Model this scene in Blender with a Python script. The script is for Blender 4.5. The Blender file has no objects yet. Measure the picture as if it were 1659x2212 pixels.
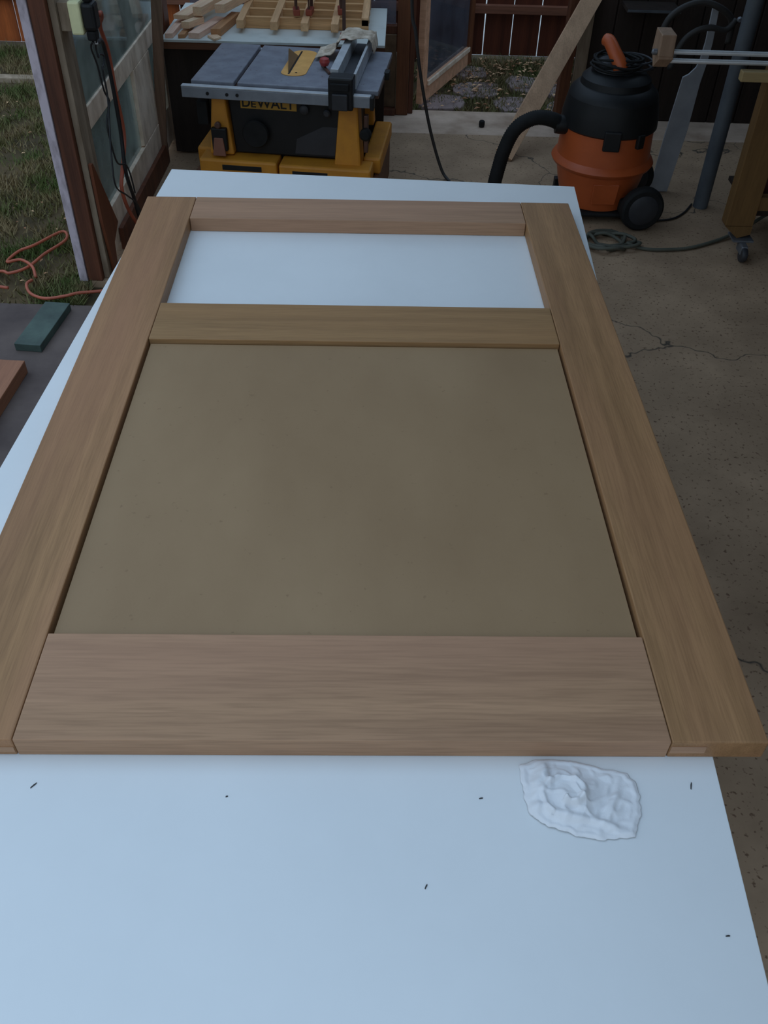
import bpy, bmesh, math, random
import numpy as np
from mathutils import Vector, Matrix, noise

random.seed(7)
np.random.seed(7)
S = bpy.context.scene
COL = S.collection

# ---------------------------------------------------------------- camera
F_PX, PITCH, ROLL = 1938.59, 0.7476, 0.0288
cam_d = bpy.data.cameras.new('camera')
cam_d.sensor_fit = 'VERTICAL'
cam_d.sensor_height = 24.0
cam_d.lens = 24.0 * F_PX / 2212.0
cam_d.clip_start = 0.05
cam = bpy.data.objects.new('camera', cam_d)
COL.objects.link(cam)
fw = Vector((0, math.cos(PITCH), -math.sin(PITCH)))
u0 = Vector((0, math.sin(PITCH), math.cos(PITCH)))
r0 = Vector((1, 0, 0))
rt = r0 * math.cos(ROLL) + u0 * math.sin(ROLL)
up = -r0 * math.sin(ROLL) + u0 * math.cos(ROLL)
m = Matrix((rt, up, -fw)).transposed().to_4x4()
m.translation = (0, 0, 1.8542)
cam.matrix_world = m
S.camera = cam

# ---------------------------------------------------------------- dusk sky (the only light)
W = bpy.data.worlds.new('dusk_sky')
S.world = W
W.use_nodes = True
wn, wl = W.node_tree.nodes, W.node_tree.links
wn.clear()
wo = wn.new('ShaderNodeOutputWorld')
wb = wn.new('ShaderNodeBackground')
wt = wn.new('ShaderNodeTexCoord')
ws = wn.new('ShaderNodeSeparateXYZ')
wr = wn.new('ShaderNodeValToRGB')
wl.new(wt.outputs['Generated'], ws.inputs[0])
wl.new(ws.outputs['Z'], wr.inputs[0])
wr.color_ramp.elements[0].position = 0.0
wr.color_ramp.elements[0].color = (0.42, 0.47, 0.50, 1)
wr.color_ramp.elements[1].position = 1.0
wr.color_ramp.elements[1].color = (0.70, 0.98, 1.34, 1)
wl.new(wr.outputs[0], wb.inputs[0])
wb.inputs[1].default_value = 1.0
wl.new(wb.outputs[0], wo.inputs[0])

S.view_settings.view_transform = 'Standard'
S.view_settings.look = 'None'
S.view_settings.gamma = 1.0
S.view_settings.use_curve_mapping = False
S.view_settings.exposure = 0.0


# ---------------------------------------------------------------- materials
def lin(c):
    c = c / 255.0
    return c / 12.92 if c <= 0.04045 else ((c + 0.055) / 1.055) ** 2.4


def alb(r, g, b, k=1.0):
    """surface colour of a thing seen as sRGB r,g,b in the bluish dusk light"""
    return (min(.9, k * lin(r) / .55), min(.9, k * lin(g) / .72), min(.9, k * lin(b) / .90), 1)


def mat(name, c1, c2=None, rough=.6, scale=(8, 8, 8), nscale=1.0, detail=5, lo=.35, hi=.65, bump=0.0, bscale=None,
        metal=0.0, spec=.5, coord='Object', speck=None, crack=None):
    M = bpy.data.materials.new(name)
    M.use_nodes = True
    n, l = M.node_tree.nodes, M.node_tree.links
    b = n['Principled BSDF']
    b.inputs['Roughness'].default_value = rough
    b.inputs['Metallic'].default_value = metal
    b.inputs['Specular IOR Level'].default_value = spec
    if c2 is None:
        c2 = tuple(x * .82 for x in c1[:3]) + (1,)
    tc = n.new('ShaderNodeTexCoord')
    mp = n.new('ShaderNodeMapping')
    mp.inputs['Scale'].default_value = scale
    nz = n.new('ShaderNodeTexNoise')
    nz.inputs['Scale'].default_value = nscale
    nz.inputs['Detail'].default_value = detail
    nz.inputs['Roughness'].default_value = .6
    rp = n.new('ShaderNodeValToRGB')
    rp.color_ramp.elements[0].position = lo
    rp.color_ramp.elements[0].color = c2
    rp.color_ramp.elements[1].position = hi
    rp.color_ramp.elements[1].color = c1
    l.new(tc.outputs[coord], mp.inputs[0])
    l.new(mp.outputs[0], nz.inputs['Vector'])
    l.new(nz.outputs['Fac'], rp.inputs[0])
    out = rp.outputs[0]
    if speck:                               # (colour, scale, threshold)
        sn = n.new('ShaderNodeTexNoise')
        sn.inputs['Scale'].default_value = speck[1]
        sn.inputs['Detail'].default_value = 3
        sr = n.new('ShaderNodeValToRGB')
        sr.color_ramp.elements[0].position = speck[2]
        sr.color_ramp.elements[0].color = (0, 0, 0, 1)
        sr.color_ramp.elements[1].position = speck[2] + .08
        sr.color_ramp.elements[1].color = (1, 1, 1, 1)
        mx = n.new('ShaderNodeMixRGB')
        mx.inputs[2].default_value = speck[0]
        l.new(tc.outputs[coord], sn.inputs['Vector'])
        l.new(sn.outputs['Fac'], sr.inputs[0])
        l.new(sr.outputs[0], mx.inputs[0])
        l.new(out, mx.inputs[1])
        out = mx.outputs[0]
    if crack:                               # (colour, scale, width)
        wz = n.new('ShaderNodeTexNoise')
        wz.inputs['Scale'].default_value = 2.5
        wz.inputs['Detail'].default_value = 4
        va = n.new('ShaderNodeVectorMath')
        va.operation = 'MULTIPLY_ADD'
        va.inputs[1].default_value = (.5, .5, .5)
        vo = n.new('ShaderNodeTexVoronoi')
        vo.feature = 'DISTANCE_TO_EDGE'
        vo.inputs['Scale'].default_value = crack[1]
        cr = n.new('ShaderNodeValToRGB')
        cr.color_ramp.elements[0].position = 0
        cr.color_ramp.elements[0].color = (1, 1, 1, 1)
        cr.color_ramp.elements[1].position = crack[2]
        cr.color_ramp.elements[1].color = (0, 0, 0, 1)
        mx = n.new('ShaderNodeMixRGB')
        mx.inputs[2].default_value = crack[0]
        l.new(tc.outputs[coord], wz.inputs['Vector'])
        l.new(wz.outputs['Color'], va.inputs[0])
        l.new(tc.outputs[coord], va.inputs[2])
        l.new(va.outputs[0], vo.inputs['Vector'])
        l.new(vo.outputs['Distance'], cr.inputs[0])
        l.new(cr.outputs[0], mx.inputs[0])
        l.new(out, mx.inputs[1])
        out = mx.outputs[0]
    l.new(out, b.inputs['Base Color'])
    if bump:
        bz = n.new('ShaderNodeTexNoise')
        bz.inputs['Scale'].default_value = 1.0
        bz.inputs['Detail'].default_value = 4
        mp2 = n.new('ShaderNodeMapping')
        mp2.inputs['Scale'].default_value = bscale or tuple(6 * s for s in scale)
        bp = n.new('ShaderNodeBump')
        bp.inputs['Strength'].default_value = bump
        bp.inputs['Distance'].default_value = .002
        l.new(tc.outputs[coord], mp2.inputs[0])
        l.new(mp2.outputs[0], bz.inputs['Vector'])
        l.new(bz.outputs['Fac'], bp.inputs['Height'])
        l.new(bp.outputs[0], b.inputs['Normal'])
    return M


def wood(name, c1, c2, axis='y', rough=.55, across=38, along=1.1, lo=.3, hi=.7, c3=None):
    """streaky grain that runs along one local axis: broad streaks, fine fibres and a slow colour drift"""
    M = bpy.data.materials.new(name)
    M.use_nodes = True
    n, l = M.node_tree.nodes, M.node_tree.links
    b = n['Principled BSDF']
    b.inputs['Roughness'].default_value = rough
    b.inputs['Specular IOR Level'].default_value = .35

    def sc(ac, al):
        return tuple(al if a == axis else ac for a in 'xyz')
    tc = n.new('ShaderNodeTexCoord')

    def nz(s, det):
        mp = n.new('ShaderNodeMapping')
        mp.inputs['Scale'].default_value = s
        t = n.new('ShaderNodeTexNoise')
        t.inputs['Scale'].default_value = 1
        t.inputs['Detail'].default_value = det
        l.new(tc.outputs['Object'], mp.inputs[0])
        l.new(mp.outputs[0], t.inputs['Vector'])
        return t.outputs['Fac']
    a = nz(sc(across, along), 4)
    f = nz(sc(across * 9, along * 12), 3)
    d = nz(sc(across * .18, along * .8), 2)
    rp = n.new('ShaderNodeValToRGB')
    rp.color_ramp.elements[0].position = lo
    rp.color_ramp.elements[0].color = c2
    rp.color_ramp.elements[1].position = hi
    rp.color_ramp.elements[1].color = c1
    l.new(a, rp.inputs[0])
    m1 = n.new('ShaderNodeMixRGB')
    m1.blend_type = 'MULTIPLY'
    m1.inputs[0].default_value = .45
    r2 = n.new('ShaderNodeValToRGB')
    r2.color_ramp.elements[0].position = .36
    r2.color_ramp.elements[0].color = (.62, .6, .58, 1)
    r2.color_ramp.elements[1].position = .58
    r2.color_ramp.elements[1].color = (1, 1, 1, 1)
    l.new(f, r2.inputs[0])
    l.new(rp.outputs[0], m1.inputs[1])
    l.new(r2.outputs[0], m1.inputs[2])
    m2 = n.new('ShaderNodeMixRGB')
    m2.inputs[2].default_value = c3 or tuple(x * .8 for x in c1[:3]) + (1,)
    r3 = n.new('ShaderNodeValToRGB')
    r3.color_ramp.elements[0].position = .4
    r3.color_ramp.elements[0].color = (0, 0, 0, 1)
    r3.color_ramp.elements[1].position = .75
    r3.color_ramp.elements[1].color = (.6, .6, .6, 1)
    l.new(d, r3.inputs[0])
    l.new(r3.outputs[0], m2.inputs[0])
    l.new(m1.outputs[0], m2.inputs[1])
    l.new(m2.outputs[0], b.inputs['Base Color'])
    bp = n.new('ShaderNodeBump')
    bp.inputs['Strength'].default_value = .15
    bp.inputs['Distance'].default_value = .001
    l.new(f, bp.inputs['Height'])
    l.new(bp.outputs[0], b.inputs['Normal'])
    return M


def glass(name, tint, rough=.05, haze=.25, hazecol=(.5, .55, .6, 1)):
    """thin pane: mostly see-through, a little reflection, a pale haze that brightens it"""
    M = bpy.data.materials.new(name)
    M.use_nodes = True
    n, l = M.node_tree.nodes, M.node_tree.links
    n.clear()
    o = n.new('ShaderNodeOutputMaterial')
    t = n.new('ShaderNodeBsdfTransparent')
    t.inputs[0].default_value = tint
    g = n.new('ShaderNodeBsdfGlossy')
    g.inputs['Roughness'].default_value = rough
    g.inputs['Color'].default_value = (.8, .85, .9, 1)
    d = n.new('ShaderNodeBsdfDiffuse')
    d.inputs['Color'].default_value = hazecol
    fr = n.new('ShaderNodeFresnel')
    fr.inputs[0].default_value = 1.45
    m1 = n.new('ShaderNodeMixShader')
    m2 = n.new('ShaderNodeMixShader')
    tc = n.new('ShaderNodeTexCoord')
    nz = n.new('ShaderNodeTexNoise')
    nz.inputs['Scale'].default_value = 5
    mt = n.new('ShaderNodeMath')
    mt.operation = 'MULTIPLY'
    mt.inputs[1].default_value = haze * 2  # haze strength puts the pane's brightness into its colour
    l.new(tc.outputs['Object'], nz.inputs['Vector'])
    l.new(nz.outputs['Fac'], mt.inputs[0])
    l.new(mt.outputs[0], m1.inputs[0])
    l.new(t.outputs[0], m1.inputs[1])
    tl = n.new('ShaderNodeBsdfTranslucent')
    tl.inputs['Color'].default_value = hazecol
    md = n.new('ShaderNodeMixShader')
    md.inputs[0].default_value = .5
    l.new(d.outputs[0], md.inputs[1])
    l.new(tl.outputs[0], md.inputs[2])
    l.new(md.outputs[0], m1.inputs[2])
    l.new(fr.outputs[0], m2.inputs[0])
    l.new(m1.outputs[0], m2.inputs[1])
    l.new(g.outputs[0], m2.inputs[2])
    l.new(m2.outputs[0], o.inputs[0])
    return M


MT = {}
MT['melamine'] = mat('white_melamine', (.83, .84, .83, 1), (.79, .80, .79, 1), rough=.38, scale=(3, 3, 3), spec=.4)
MT['particle'] = mat('particle_board_edge', alb(120, 104, 80), rough=.9, scale=(60, 60, 60))
MT['stile'] = wood('oak_stile', alb(133, 112, 84), alb(111, 92, 67), 'y', c3=alb(138, 110, 90))
MT['rail'] = wood('oak_rail', alb(142, 124, 104), alb(121, 104, 86), 'x', c3=alb(142, 120, 106), across=26, along=.9)
MT['rail2'] = wood('oak_middle_rail', alb(132, 114, 84), alb(114, 97, 70), 'x', c3=alb(130, 108, 78))
MT['mdf'] = mat('plywood_panel', alb(122, 111, 89), alb(113, 101, 79), rough=.6, scale=(3, 1.5, 3), detail=9, bump=.08,
                bscale=(220, 220, 220), speck=(alb(106, 94, 73), 85, .68))
MT['tissue'] = mat('tissue_paper', (.84, .83, .83, 1), (.80, .79, .79, 1), rough=.95, scale=(20, 20, 20), bump=.35, bscale=(90, 90, 90), spec=.1)
MT['concrete'] = mat('concrete_floor', alb(142, 134, 119), alb(104, 96, 83), rough=.85, scale=(2.2, 2.2, 2.2), detail=10, lo=.3, hi=.72,
                     bump=.3, bscale=(40, 40, 40), speck=(alb(84, 72, 60), 75, .60), crack=((.05, .04, .03, 1), .85, .004))
MT['apron'] = mat('concrete_threshold', alb(160, 158, 154), alb(126, 120, 112), rough=.85, scale=(4, 4, 4), detail=8, bump=.3, bscale=(50, 50, 50))
MT['pad'] = mat('dark_concrete_pad', alb(82, 80, 82), alb(58, 55, 58), rough=.85, scale=(2.5, 2.5, 2.5), detail=8, bump=.3, bscale=(40, 40, 40))
MT['soil'] = mat('soil', alb(72, 66, 48), alb(48, 46, 30), rough=1, scale=(5, 5, 5), detail=8)
MT['grass'] = mat('grass_blades', alb(70, 92, 54), alb(112, 110, 88), rough=.8, scale=(4, 4, 4), detail=5, lo=.40, hi=.62, spec=.2)
MT['leaf'] = mat('dry_leaves', alb(186, 172, 148), alb(120, 92, 70), rough=.9, scale=(9, 9, 9), lo=.42, hi=.6)
MT['flag'] = mat('flagstone', alb(128, 126, 134), alb(104, 102, 110), rough=.85, scale=(8, 8, 8), bump=.4, bscale=(30, 30, 30))
MT['curb'] = mat('kerb_stone', alb(150, 150, 142), alb(110, 110, 100), rough=.9, scale=(12, 12, 12))
MT['gapground'] = mat('bright_gap_ground', (.75, .72, .66, 1), rough=1)  # pale colour stands in for bright light seen through the fence gaps
MT['fence'] = wood('shaded_fence_boards', alb(80, 46, 34), alb(52, 29, 22), 'z', across=20)  # boards behind the shop, their shade put into the colour
MT['fence_lit'] = wood('lit_fence_boards', alb(150, 88, 46), alb(108, 60, 30), 'z', across=14)  # same fence in the open yard, the stronger light put into the colour
MT['fencerail'] = wood('fence_rail_wood', alb(118, 88, 76), alb(80, 58, 50), 'x')
MT['stud'] = wood('red_brown_stud', alb(92, 62, 48), alb(62, 42, 34), 'z', across=24)
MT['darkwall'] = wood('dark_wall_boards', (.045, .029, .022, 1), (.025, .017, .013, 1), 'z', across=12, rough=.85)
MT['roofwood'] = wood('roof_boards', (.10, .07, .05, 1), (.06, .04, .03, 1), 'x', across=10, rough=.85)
MT['whitepaint'] = mat('flaked_white_paint', alb(158, 166, 190), alb(120, 124, 142), rough=.6, scale=(30, 30, 12), detail=7, lo=.3, hi=.55)
MT['oldwhite'] = mat('weathered_white_paint', alb(188, 192, 190), alb(150, 148, 138), rough=.7, scale=(14, 14, 6), detail=7, lo=.3, hi=.6)
MT['greypaint'] = mat('weathered_grey_paint', alb(122, 122, 114), alb(90, 86, 76), rough=.8, scale=(16, 16, 4), detail=6)
MT['paint_post'] = wood('old_post_wood', alb(98, 68, 47), alb(66, 42, 31), 'z', across=26)
MT['leafpost'] = wood('pale_door_wood', alb(188, 164, 146), alb(152, 128, 110), 'y', across=26)
MT['batten'] = wood('grey_brown_batten', alb(112, 100, 90), alb(82, 72, 64), 'z')
MT['plaster'] = mat('stained_plaster', alb(98, 88, 74), alb(70, 62, 52), rough=.95, scale=(8, 8, 8), detail=7)
MT['glass_old'] = glass('old_window_glass', (.93, .97, .95, 1), haze=.42, hazecol=(.66, .74, .67, 1))
MT['glass_door'] = glass('door_glass', (.90, .93, .97, 1), haze=.36, hazecol=(.36, .38, .47, 1))
MT['saw_alu'] = mat('saw_table_grey', alb(108, 125, 148), alb(92, 106, 127), rough=.36, scale=(14, 14, 14), detail=6, speck=(alb(72, 76, 84), 60, .66))
MT['alu'] = mat('aluminium', (.60, .62, .64, 1), (.48, .50, .52, 1), rough=.45, metal=.3, scale=(20, 20, 20))
MT['steel'] = mat('steel_rod', (.80, .82, .84, 1), (.7, .72, .74, 1), rough=.35, metal=.35, scale=(20, 20, 20))
MT['yellow'] = mat('yellow_paint', (.66, .27, .02, 1), (.54, .21, .018, 1), rough=.55, scale=(10, 10, 10))
MT['throat'] = mat('orange_throat_plate', (.86, .46, .13, 1), (.74, .37, .095, 1), rough=.5, scale=(20, 20, 20))
MT['black'] = mat('black_plastic', (.012, .012, .013, 1), (.008, .008, .008, 1), rough=.5, scale=(10, 10, 10), spec=.35)
MT['blackmatte'] = mat('black_rubber', (.014, .014, .014, 1), (.009, .009, .009, 1), rough=.75, scale=(20, 20, 20), spec=.3)
MT['charcoal'] = mat('charcoal_hub', (.035, .036, .042, 1), (.025, .026, .03, 1), rough=.5, scale=(10, 10, 10))
MT['switchred'] = mat('brown_red_switch', (.26, .10, .06, 1), rough=.5)
MT['redplastic'] = mat('red_plastic', (.42, .045, .04, 1), rough=.4)
MT['orange'] = mat('orange_vac_plastic', (.52, .105, .026, 1), (.42, .082, .02, 1), rough=.42, scale=(5, 5, 5))
MT['clampred'] = mat('clamp_orange_red', (.34, .065, .032, 1), rough=.5)
MT['clampbar'] = mat('clamp_bar_dark', (.14, .07, .05, 1), (.09, .05, .04, 1), rough=.5, metal=.4)
MT['cordorange'] = mat('orange_cord', (.48, .11, .055, 1), (.36, .08, .04, 1), rough=.5)
MT['cordblack'] = mat('black_cord', (.016, .016, .018, 1), rough=.5)
MT['cordgrey'] = mat('grey_green_cord', (.10, .10, .075, 1), (.07, .07, .05, 1), rough=.7)
MT['cream'] = mat('cream_plastic', alb(196, 208, 178), rough=.45)
MT['greenpaint'] = mat('worn_green_paint', alb(58, 82, 82), alb(42, 60, 62), rough=.7, scale=(10, 10, 10), detail=6)
MT['plankbrown'] = wood('reddish_plank', alb(132, 100, 80), alb(104, 76, 60), 'y')
MT['boardpale'] = wood('pale_board', alb(172, 158, 140), alb(148, 134, 118), 'z', across=20)
MT['scrapA'] = wood('pale_offcut', alb(205, 190, 174), alb(176, 158, 142), 'y')
MT['scrapB'] = wood('tan_offcut', alb(158, 130, 100), alb(126, 102, 76), 'y')
MT['scrapC'] = wood('pinkish_offcut', alb(204, 184, 180), alb(178, 158, 152), 'y')
MT['lattice'] = wood('lattice_wood', alb(188, 168, 138), alb(158, 136, 106), 'y')
MT['latticex'] = wood('lattice_cross_wood', alb(182, 160, 124), alb(148, 124, 90), 'x')
MT['benchtop'] = mat('white_bench_top', (.62, .64, .60, 1), (.46, .47, .43, 1), rough=.6, scale=(5, 5, 5), detail=8, lo=.25, hi=.5)
MT['benchwood'] = wood('bench_edge_wood', alb(96, 70, 52), alb(66, 46, 36), 'x')
MT['rag'] = mat('dusty_rag', alb(176, 184, 184), alb(128, 130, 126), rough=.95, scale=(18, 18, 18), detail=6, bump=.3, bscale=(120, 120, 120), spec=.1)
MT['whiteplastic'] = mat('white_plastic_pipe', (.40, .41, .43, 1), (.30, .31, .33, 1), rough=.5, scale=(6, 6, 6))
MT['galv'] = mat('galvanised_post', (.11, .125, .14, 1), (.075, .085, .098, 1), rough=.6, scale=(10, 10, 5), detail=6)
MT['vise'] = wood('vise_jaw_wood', (.42, .27, .18, 1), (.30, .19, .12, 1), 'z')
MT['legwood'] = wood('yellow_brown_leg', (.21, .11, .036, 1), (.15, .078, .027, 1), 'z', across=16)
MT['apronwood'] = wood('pale_apron', (.50, .36, .17, 1), (.38, .27, .12, 1), 'x')
MT['caster'] = mat('caster_metal', (.22, .23, .25, 1), rough=.5, metal=.6)
MT['chip'] = mat('dark_chip', (.05, .045, .045, 1), rough=.9)
MT['stake'] = wood('orange_brown_stake', alb(94, 60, 42), alb(72, 44, 32), 'z')
MT['hull'] = mat('dark_hose', (.035, .032, .03, 1), rough=.6)


# ---------------------------------------------------------------- mesh helpers
def finish(bm, name, material, parent=None, bev=0, seg=2, smooth=False, loc=None, rotz=0):
    bmesh.ops.remove_doubles(bm, verts=bm.verts, dist=1e-6)
    if bev:
        es = [e for e in bm.edges if len(e.link_faces) == 2 and e.calc_face_angle(0) > .5]
        bmesh.ops.bevel(bm, geom=es, offset=bev, segments=seg, affect='EDGES', profile=.5, clamp_overlap=True)
    bmesh.ops.recalc_face_normals(bm, faces=bm.faces)
    me = bpy.data.meshes.new(name)
    bm.to_mesh(me)
    bm.free()
    if smooth:
        for p in me.polygons:
            p.use_smooth = True
    me.materials.append(MT[material] if isinstance(material, str) else material)
    o = bpy.data.objects.new(name, me)
    COL.objects.link(o)
    if loc is not None:
        o.location = loc
    if rotz:
        o.rotation_euler = (0, 0, rotz)
    if parent:
        o.parent = parent
    return o


def abox(bm, x0, x1, y0, y1, z0, z1):
    v = [bm.verts.new(p) for p in ((x0, y0, z0), (x1, y0, z0), (x1, y1, z0), (x0, y1, z0),
                                   (x0, y0, z1), (x1, y0, z1), (x1, y1, z1), (x0, y1, z1))]
    for f in ((0, 3, 2, 1), (4, 5, 6, 7), (0, 1, 5, 4), (1, 2, 6, 5), (2, 3, 7, 6), (3, 0, 4, 7)):
        bm.faces.new([v[i] for i in f])
    return v


def box(name, material, x0, x1, y0, y1, z0, z1, parent=None, bev=.002, **k):
    bm = bmesh.new()
    abox(bm, x0, x1, y0, y1, z0, z1)
    return finish(bm, name, material, parent, bev, **k)


def prism_bm(bm, pts, vec):
    """closed outline (3D points) swept by vec"""
    a = [bm.verts.new(p) for p in pts]
    b = [bm.verts.new(Vector(p) + Vector(vec)) for p in pts]
    bm.faces.new(a[::-1])
    bm.faces.new(b)
    for i in range(len(a)):
        j = (i + 1) % len(a)
        bm.faces.new((a[i], a[j], b[j], b[i]))


def prism(name, material, pts, vec, parent=None, bev=.002, **k):
    bm = bmesh.new()
    prism_bm(bm, pts, vec)
    return finish(bm, name, material, parent, bev, **k)


def lathe_bm(bm, prof, n=48, center=(0, 0, 0), axis='z', cap=True):
    rings = []
    for r, h in prof:
        ring = []
        for i in range(n):
            a = 2 * math.pi * i / n
            p = (r * math.cos(a), r * math.sin(a), h)
            if axis == 'y':
                p = (p[0], p[2], p[1])
            elif axis == 'x':
                p = (p[2], p[0], p[1])
            ring.append(bm.verts.new(Vector(p) + Vector(center)))
        rings.append(ring)
    for a, b in zip(rings, rings[1:]):
        for i in range(n):
            j = (i + 1) % n
            bm.faces.new((a[i], a[j], b[j], b[i]))
    if cap:
        bm.faces.new(rings[0][::-1])
        bm.faces.new(rings[-1])


def lathe(name, material, prof, parent=None, n=48, center=(0, 0, 0), axis='z', smooth=True, **k):
    bm = bmesh.new()
    lathe_bm(bm, prof, n, center, axis)
    o = finish(bm, name, material, parent, smooth=False, **k)
    if smooth:
        smooth_by_angle(o)
    return o


def smooth_by_angle(o, ang=.6):
    me = o.data
    for p in me.polygons:
        p.use_smooth = True
    bm = bmesh.new()
    bm.from_mesh(me)
    for e in bm.edges:
        if len(e.link_faces) == 2 and e.calc_face_angle(0) > ang:
            e.smooth = False
    bm.to_mesh(me)
    bm.free()


def spline(pts, n=8):
    """Catmull-Rom through the points"""
    P = [Vector(p) for p in pts]
    P = [P[0] * 2 - P[1]] + P + [P[-1] * 2 - P[-2]]
    out = []
    for i in range(1, len(P) - 2):
        for k in range(n):
            t = k / n
            a, b, c, d = P[i - 1], P[i], P[i + 1], P[i + 2]
            out.append(.5 * ((2 * b) + (c - a) * t + (2 * a - 5 * b + 4 * c - d) * t * t + (3 * b - a - 3 * c + d) * t ** 3))
    out.append(P[-2])
    return out


def tube_bm(bm, path, rad, n=8, ribs=None):
    path = [Vector(p) for p in path]
    prev = None
    rings = []
    for i, p in enumerate(path):
        t = (path[min(i + 1, len(path) - 1)] - path[max(i - 1, 0)]).normalized()
        if prev is None:
            nrm = t.orthogonal().normalized()
        else:
            nrm = (prev - t * prev.dot(t)).normalized()
        prev = nrm
        bi = t.cross(nrm)
        r = rad(i / (len(path) - 1)) if callable(rad) else rad
        if ribs and i % 2:
            r *= ribs
        rings.append([bm.verts.new(p + nrm * r * math.cos(2 * math.pi * k / n) + bi * r * math.sin(2 * math.pi * k / n)) for k in range(n)])
    for a, b in zip(rings, rings[1:]):
        for i in range(n):
            j = (i + 1) % n
            bm.faces.new((a[i], a[j], b[j], b[i]))
    bm.faces.new(rings[0][::-1])
    bm.faces.new(rings[-1])


def tube(name, material, pts, rad, parent=None, n=8, sub=8, ribs=None):
    bm = bmesh.new()
    tube_bm(bm, spline(pts, sub) if sub else pts, rad, n, ribs)
    return finish(bm, name, material, parent, smooth=True)


def empty(name, loc, label, cat, rotz=0, group=None):
    o = bpy.data.objects.new(name, None)
    COL.objects.link(o)
    o.location = loc
    o.rotation_euler = (0, 0, rotz)
    o.empty_display_size = .05
    tag(o, label, cat, group)
    return o


def tag(o, label=None, cat=None, group=None, kind=None):
    if label:
        o['label'] = label
    if cat:
        o['category'] = cat
    if group:
        o['group'] = group
    if kind:
        o['kind'] = kind
    return o


def struct(o, label=None):
    o['kind'] = 'structure'
    if label:
        o['label'] = label
    return o


def dup(o, parent=None):
    c = o.copy()
    COL.objects.link(c)
    c.parent = parent
    return c


def dup_tree(o, parent=None):
    kids = list(o.children)
    c = dup(o, parent)
    for k in kids:
        dup_tree(k, c)
    return c


# ================================================================ THE SETTING
# concrete floor of the open workshop
struct(box('floor', 'concrete', -1.0, 2.6, -1.2, 5.12, -.12, 0, bev=0), 'dusty brown concrete workshop floor')
struct(box('floor_strip', 'concrete', -1.24, -1.0005, 3.36, 5.12, -.12, -.0005, bev=0), 'concrete floor strip along the left wall')
struct(box('floor_threshold', 'apron', -1.24, 2.6, 5.12, 5.50, -.12, -.002, bev=.004), 'pale grey concrete strip at the back doorway')
struct(box('floor_pad', 'pad', -3.2, -1.002, -1.2, 3.17, -.12, -.004, bev=.004), 'dark grey concrete pad left of the white table')

# yard soil around the slab, the stones set in it
bm = bmesh.new()
for (x0, x1, y0, y1) in ((-6.0, -1.003, 3.172, 3.358), (-6.0, -1.243, 3.358, 5.505), (-6.0, 4.0, 5.505, 6.69)):
    gx, gy = 26, 16
    vs = [[bm.verts.new((x0 + (x1 - x0) * i / gx, y0 + (y1 - y0) * j / gy,
                         -.03 + (.012 * noise.noise((i * .6 + x0, j * .6 + y0, 0)) if 0 < j < gy else 0))) for i in range(gx + 1)] for j in range(gy + 1)]
    for j in range(gy):
        for i in range(gx):
            bm.faces.new((vs[j][i], vs[j][i + 1], vs[j + 1][i + 1], vs[j + 1][i]))
yard = finish(bm, 'yard_ground', 'soil', smooth=True)
struct(yard, 'brown soil of the yard under grass and leaves')


def stone(cx, cy, rx, ry, seed, top=-.008):
    rnd = random.Random(seed)
    n = 9
    pts = []
    for i in range(n):
        a = 2 * math.pi * i / n
        q = (abs(math.cos(a)) ** 4 + abs(math.sin(a)) ** 4) ** -.25
        k = rnd.uniform(.84, 1.02) * q * .93
        pts.append((cx + rx * k * math.cos(a), cy + ry * k * math.sin(a), top - .05))
    return prism('flagstone', 'flag', pts, (0, 0, .05), yard, bev=.006)


for i, s in enumerate(((.27, 5.68, .16, .15), (.50, 5.92, .17, .16), (.72, 5.68, .14, .15), (.80, 6.05, .12, .18),
                       (1.02, 5.95, .10, .14), (.48, 6.26, .12, .13), (1.0, 5.64, .11, .12))):
    stone(*s, i)
struct(box('yard_subsoil', 'soil', -30, 30, -30, 30, -.30, -.13, bev=0), 'bare soil around the workshop')  # wide ground added out of view to stop sky light from below
struct(box('gap_backing', 'gapground', -8, 8, 6.70, 14, -.08, -.03, bev=0), 'added pale ground beyond the fence that brightens its gaps')  # added only to make the gaps between boards look bright
# kerb stones across the lawn
kerb = empty('garden_kerb', (-2.9, 5.87, -.03), 'pale kerb stones crossing the lawn left of the post', 'kerb')
xk = -1.35
for i, w in enumerate((.42, .40, .46, .41, .44)):
    box('stone', 'curb', xk - w + 2.9 + .006, xk + 2.9 - .006, -.035, .035, 0, .036 + .006 * (i % 2), kerb, bev=.006)
    xk -= w

# ceiling and the dark walls of the workshop
ceil_ = struct(box('ceiling', 'roofwood', .62, 2.7, -.6, 4.75, 2.35, 2.42, bev=0), 'unseen boarded roof, its reach set to shade the right side of the workshop')  # out of view; extent chosen to darken the right floor
for i in (0, 1, 2, 3, 4, 5, 6, 7, 10):      # unseen rafters, added to dim the sky over the far table and bench
    box('shade_rafter', 'roofwood', -1.3, .618, 2.05 + .235 * i, 2.05 + .235 * i + .085, 2.26, 2.39, ceil_, bev=0)
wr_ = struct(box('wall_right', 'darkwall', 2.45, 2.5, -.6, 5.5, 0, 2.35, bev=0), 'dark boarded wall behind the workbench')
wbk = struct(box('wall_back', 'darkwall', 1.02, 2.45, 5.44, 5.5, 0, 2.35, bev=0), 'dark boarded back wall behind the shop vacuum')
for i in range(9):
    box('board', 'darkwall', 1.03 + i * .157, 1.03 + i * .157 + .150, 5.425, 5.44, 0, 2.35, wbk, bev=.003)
struct(box('wall_header', 'darkwall', -1.2, 1.02, 5.44, 5.5, 2.05, 2.2, bev=0), 'dark header over the back doorway')

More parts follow.
